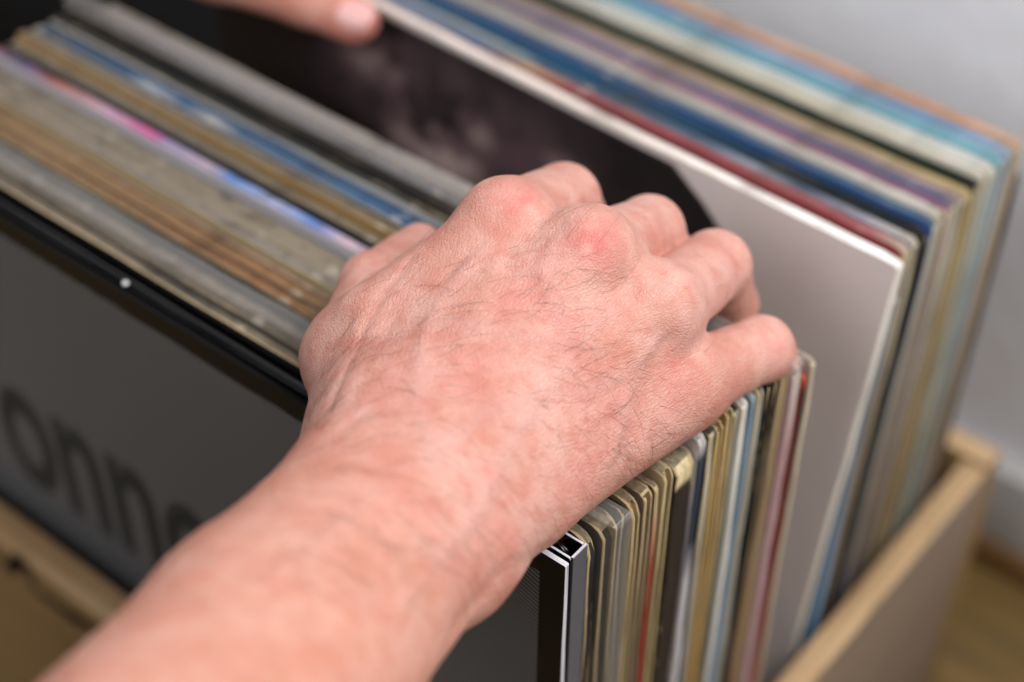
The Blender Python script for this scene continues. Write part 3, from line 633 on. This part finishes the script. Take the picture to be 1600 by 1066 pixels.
for key, am in (('mM', .022), ('mI', .016), ('mR', .012), ('mP', .012)):
    pr_ = {'mM': 'pM', 'mI': 'pI', 'mR': 'pR', 'mP': 'pP'}[key]; rows(key, pr_, -.45, .55, 7, am, .045, 1.3)
# soft lumps
disp += (.028 * vnoise(V, 1.3, 1) + .016 * vnoise(V, .6, 2) + .008 * vnoise(V, .3, 3)) * (0.4 + .6 * up)
V = V + N * np.clip(disp, -.3, .3)[:, None]; V = vsmooth(V, Q, 1, .4); N = vnormals(V, Q)
# pigment: flushed knuckles, tanned wrist, freckles
for u_, v_, amp, sg in ((938, 378, .75, .72), (802, 302, .62, .75), (1062, 570, .42, .6), (1150, 395, .45, .6), (1215, 545, .4, .6), (1030, 350, .15, .8), (720, 560, .2, 1.2), (960, 640, .25, 1.3), (620, 600, .2, .9), (830, 470, .18, .9), (1060, 640, .2, .8), (740, 900, .25, 1.2), (560, 760, .2, 1.3)):
    d = np.linalg.norm(V - on_skin(u_, v_), axis=1); tint[:, 0] = np.maximum(tint[:, 0], amp * np.exp(-(d / sg) ** 2) * np.clip(.66 + .42 * vnoise(V, .30, 21) + .25 * vnoise(V, .14, 22), 0, 1))
tint[:, 0] = np.clip(tint[:, 0] + .22 * np.clip(vnoise(V, .9, 31) - .15, 0, 1) + .12 * np.clip(vnoise(V, .4, 32) - .2, 0, 1), 0, 1)
fore = np.clip((J['Wr'][1] + 1.0 - V[:, 1]) / 4, 0, 1); tint[:, 2] = .26 * fore
rgf = np.random.default_rng(3)
for u_, v_ in ((845, 452), (733, 478), (778, 498), (1068, 568), (690, 560), (1000, 690), (640, 690), (560, 880), (860, 760)):
    d = np.linalg.norm(V - on_skin(u_, v_), axis=1); tint[:, 2] = np.maximum(tint[:, 2], .7 * np.exp(-(d / .075) ** 2))
def add_tint(o, tint):
    a = o.data.color_attributes.new('tint', 'FLOAT_COLOR', 'POINT')
    a.data.foreach_set('color', np.concatenate([tint, np.ones((len(tint), 1))], 1).astype(np.float32).ravel())
arm = to_person(mesh_obj('arm', V, Q.tolist(), skin, smooth=180)); add_tint(arm, tint)
arm['label'] = 'right forearm and hand gripping a gap in the records'
# ---- hair on the back of the hand and the forearm
cand = np.where((N @ nrm > .15))[0]
uvw = (V - CAM) @ R_wc; U_ = 800 + FPX * uvw[:, 0] / uvw[:, 2]; Vv = 533 + FPX * uvw[:, 1] / uvw[:, 2]
dens = np.zeros(len(V))
for u_, v_, su, sv, am in ((985, 690, 70, 55, 1.0), (930, 580, 90, 70, .55), (820, 450, 120, 50, .4), (700, 480, 110, 60, .4), (640, 600, 110, 70, .35), (490, 640, 30, 40, 1.2), (560, 560, 40, 60, .4), (560, 820, 220, 150, .40), (880, 400, 50, 30, .3)):
    dens = np.maximum(dens, am * np.exp(-((U_ - u_) / su) ** 2 - ((Vv - v_) / sv) ** 2))
dens[(N @ fwd_w) > .25] = 0
pr_ = dens[cand] / dens[cand].sum(); roots = rgf.choice(cand, 600, replace=False, p=pr_)
HV, HF = [], []
for i in roots:
    n_ = N[i]; u_, v_ = U_[i], Vv[i]
    ang = -0.30 if v_ < 560 else (0.1 + .5 * np.clip((v_ - 560) / 200, 0, 1))
    if u_ < 560 and v_ < 720: ang = -1.2
    ang += rgf.normal(0, .38)
    d_ = right_w * math.cos(ang) + down_w * math.sin(ang); d_ = unit(d_ - n_ * (d_ @ n_))
    ln_ = rgf.uniform(.5, 1.5) * (1.25 if u_ > 900 and v_ > 640 else 1.0); cv = rgf.normal(0, .38); sd = np.cross(n_, d_); lift = rgf.uniform(.15, .45)
    t_ = np.linspace(0, 1, 7)[:, None]
    path = V[i] - n_ * .01 + d_ * ln_ * t_ + n_ * lift * ln_ * (t_ - .85 * t_ ** 2) + sd * cv * ln_ * t_ ** 2
    a_, f_ = tube_pts(path, rgf.uniform(.0025, .0042) * np.linspace(1, .35, 7), 3); b0 = len(HV); HV += a_; HF += [tuple(b0 + k for k in q) for q in f_]
tag(to_person(mesh_obj('arm_hair', HV, HF, hairm, smooth=180)), kind='stuff')

# ---- left hand: thumb over the front of the tipped record, fingers behind it
fl = Flesh((-62, -24, 28), (-17, 23.5, 48), 0.16)
K = {k: np.array(v) for k, v in dict(tT=(-21.0, 15.0, 34.1), iT=(-23.6, 14.7, 34.3), mT=(-27.2, 13.7, 34.6), cT=(-31.0, 13.0, 35.0), Wr=(-34.2, 13.8, 36.2),
     El=(-52, -8, 43), mI=(-27.8, 17.9, 37.6), mM=(-28.0, 19.1, 36.6), mR=(-28.6, 19.8, 35.3), mP=(-29.5, 20.0, 33.8)).items()}
hand = fl.field()
fl.add(hand, K['El'], K['Wr'], 4.0, 2.7, .5)
for m_, r_ in (('mI', 1.0), ('mM', 1.05), ('mR', 1.0), ('mP', .9)): fl.add(hand, K['Wr'] + (K[m_] - K['Wr']) * .15, K[m_], 1.4, r_, 1.1)
fl.add(hand, K['cT'], K['mT'], 1.5, 1.15, 1.2); fl.add(hand, K['Wr'], K['cT'], 2.2, 1.6, 1.2)
fl.add(hand, (K['cT'] + K['Wr']) / 2, (K['mT'] + K['mI']) / 2 - np.array((.8, 0, .5)), 1.4, .6, 1.4)
fing = fl.field()
for m_, p1, p2, p3, r_ in (('mI', (2.5, 1.4, -.4), (.8, -.1, -1.2), (.5, 0, -1.2), .88), ('mM', (2.6, .9, -.6), (1.2, 0, -1.2), (.8, 0, -1.4), .9), ('mR', (2.8, .6, -.9), (1.4, 0, -1.4), (1.0, 0, -1.4), .86), ('mP', (3.4, .2, -.9), (1.8, 0, -1.1), (1.5, 0, -1.1), .74)):
    one = fl.field(); q = K[m_]
    for k_, dl in enumerate((p1, p2, p3)):
        e = q + np.array(dl); fl.add(one, q, e, r_ * (1.08 - .08 * k_), r_ * (1.0 - .09 * k_), .2); q = e
    fing = smin(fing, one, .06)
tn = unit((0.05, -.55, .83))
fl.add(hand, K['mT'], K['iT'], 1.1, 1.0, .4); fl.add(hand, K['iT'], K['tT'] - unit(K['tT'] - K['iT']) * .35, 1.0, .92, .4, tn, 1.12)
hand = smin(hand, fing, .6)
V2, Q2 = surface_nets(hand, fl.org, fl.h); V2 = vsmooth(V2, Q2, 4)
t2 = np.zeros((len(V2), 3)); t2[:, 0] = .12 + .45 * np.exp(-(np.linalg.norm(V2 - K['tT'], axis=1) / 1.3) ** 2); t2[:, 2] = .15
arm2 = to_person(mesh_obj('arm', V2, Q2.tolist(), skin, smooth=180)); add_tint(arm2, t2); arm2['label'] = 'left hand with its thumb over the tipped back record'
# thumb nail
ax = unit(K['tT'] - K['iT']); sd = unit(np.cross(ax, tn)); tn2 = np.cross(sd, ax); NV, NF = [], []; nu, nv = 9, 8; c0 = K['tT'] - ax * .45
for j in (0, 1):
    for a in range(nu):
        for b in range(nv):
            x = a / (nu - 1) * 2 - 1; y = b / (nv - 1); wd_ = .66 * (1 - .25 * max(0, y - .6) ** 2 * 6); th_ = x * .95
            NV.append(c0 + ax * (y * 1.35 - .25 - .18 * x * x * (1 if y > .5 else -.4)) + sd * math.sin(th_) * wd_ * 1.1 + tn2 * (.80 * math.cos(th_) * (1 - .10 * y * y) + .13 - j * .12))
for j in (0, 1):
    for a in range(nu - 1):
        for b in range(nv - 1):
            q = [j * nu * nv + a * nv + b, j * nu * nv + (a + 1) * nv + b, j * nu * nv + (a + 1) * nv + b + 1, j * nu * nv + a * nv + b + 1]; NF.append(q if j == 0 else q[::-1])
nail = mesh_obj('thumbnail', NV, NF, nailm, smooth=180); nail.parent = arm2

# ---- the body behind the camera: dark shirt, trousers, head (kneeling in front of the crate)
fl = Flesh((-68, -95, 0), (18, -14, 76), 0.9)
sh_ = fl.field()
fl.add(sh_, (-21, -46, 54), (-21, -66, 22), 15.5, 14, 3, (0, 1, .3), 1.35)
fl.add(sh_, (-38, -43, 58), (-5, -46, 57), 8, 8, 5)
fl.add(sh_, (-40, -41, 57), (-50.5, -12, 45.5), 7, 5.6, 3); fl.add(sh_, (-3, -46, 56), (3.2, -29, 43), 7, 5.6, 3)
fl.add(sh_, (3.2, -29, 43), (2.4, -23, 41.2), 5.4, 5.2, 1.5); fl.add(sh_, (-50.5, -12, 45.5), (-48.5, -8, 43.5), 5.5, 5.3, 1.5)
V3, Q3 = surface_nets(sh_, fl.org, fl.h); V3 = vsmooth(V3, Q3, 3)
N3 = vnormals(V3, Q3); V3 = V3 + N3 * (.5 * vnoise(V3, 5, 41) + .25 * vnoise(V3, 2.5, 42))[:, None]
shm = Mat('navy_cotton', 0.85, 0.2); shm.base(lin('23262d')); to_person(mesh_obj('shirt', V3, Q3.tolist(), shm.m, smooth=180))
fl = Flesh((-50, -112, 0), (10, -30, 40), 1.0); tr_ = fl.field()
for sx in (-32, -10):
    fl.add(tr_, ((sx - 21) * .6 - 21 + 21 * .4 + 0.0, -66, 20), (sx, -40, 9.5), 10, 8, 3); fl.add(tr_, (sx, -40, 9), (sx, -84, 7.5), 8, 6, 2)
V4, Q4 = surface_nets(tr_, fl.org, fl.h); V4 = vsmooth(V4, Q4, 3)
trm = Mat('black_denim', 0.85, 0.2); trm.base(lin('17181b')); to_person(mesh_obj('trousers', V4, Q4.tolist(), trm.m, smooth=180))
fl = Flesh((-36, -56, 56), (-6, -20, 100), 0.5); hd = fl.field()
fl.add(hd, (-21, -45, 58), (-21, -40, 70), 6.2, 5.8, 2)
fl.add(hd, (-21, -37.5, 82), (-21, -34.5, 74), 9.0, 5.6, 3, (1, 0, 0), 1.2)
fl.add(hd, (-21, -28.6, 79), (-21, -26.6, 75.5), .9, 1.5, 1.2)
for sx in (-1, 1):
    fl.add(hd, (-21 + sx * 7.6, -38.5, 79.5), (-21 + sx * 7.9, -38, 76.5), 1.6, 1.2, .6, (1, 0, 0), 2)
    fl.add(hd, (-21 + sx * 3.1, -28.2, 80.3), (-21 + sx * 3.3, -28.2, 80.3), 1.2, 1.2, .8, cut=True); fl.add(hd, (-21 + sx * 3.1, -30.0, 80.1), (-21 + sx * 3.2, -30.0, 80.1), 1.25, 1.25, .2)
fl.add(hd, (-22.6, -28.6, 72.2), (-19.4, -28.6, 72.2), .55, .55, .5)
V5, Q5 = surface_nets(hd, fl.org, fl.h); V5 = vsmooth(V5, Q5, 2)
hd_o = to_person(mesh_obj('head', V5, Q5.tolist(), skin, smooth=180)); add_tint(hd_o, np.full((len(V5), 3), .12))
fl = Flesh((-36, -56, 66), (-6, -20, 102), 0.6); hr = fl.field()
fl.add(hr, (-21, -38.6, 83.5), (-21, -41.5, 77), 9.5, 7.4, 3, (1, 0, 0), 1.16); fl.add(hr, (-21, -25, 71), (-21, -27.5, 82), 7.4, 6.5, .6, cut=True)
V6, Q6 = surface_nets(hr, fl.org, fl.h); V6 = vsmooth(V6, Q6, 2); V6 = V6 + vnormals(V6, Q6) * (.35 * vnoise(V6, 1.2, 51))[:, None]
to_person(mesh_obj('hair', V6, Q6.tolist(), hairm, smooth=180))
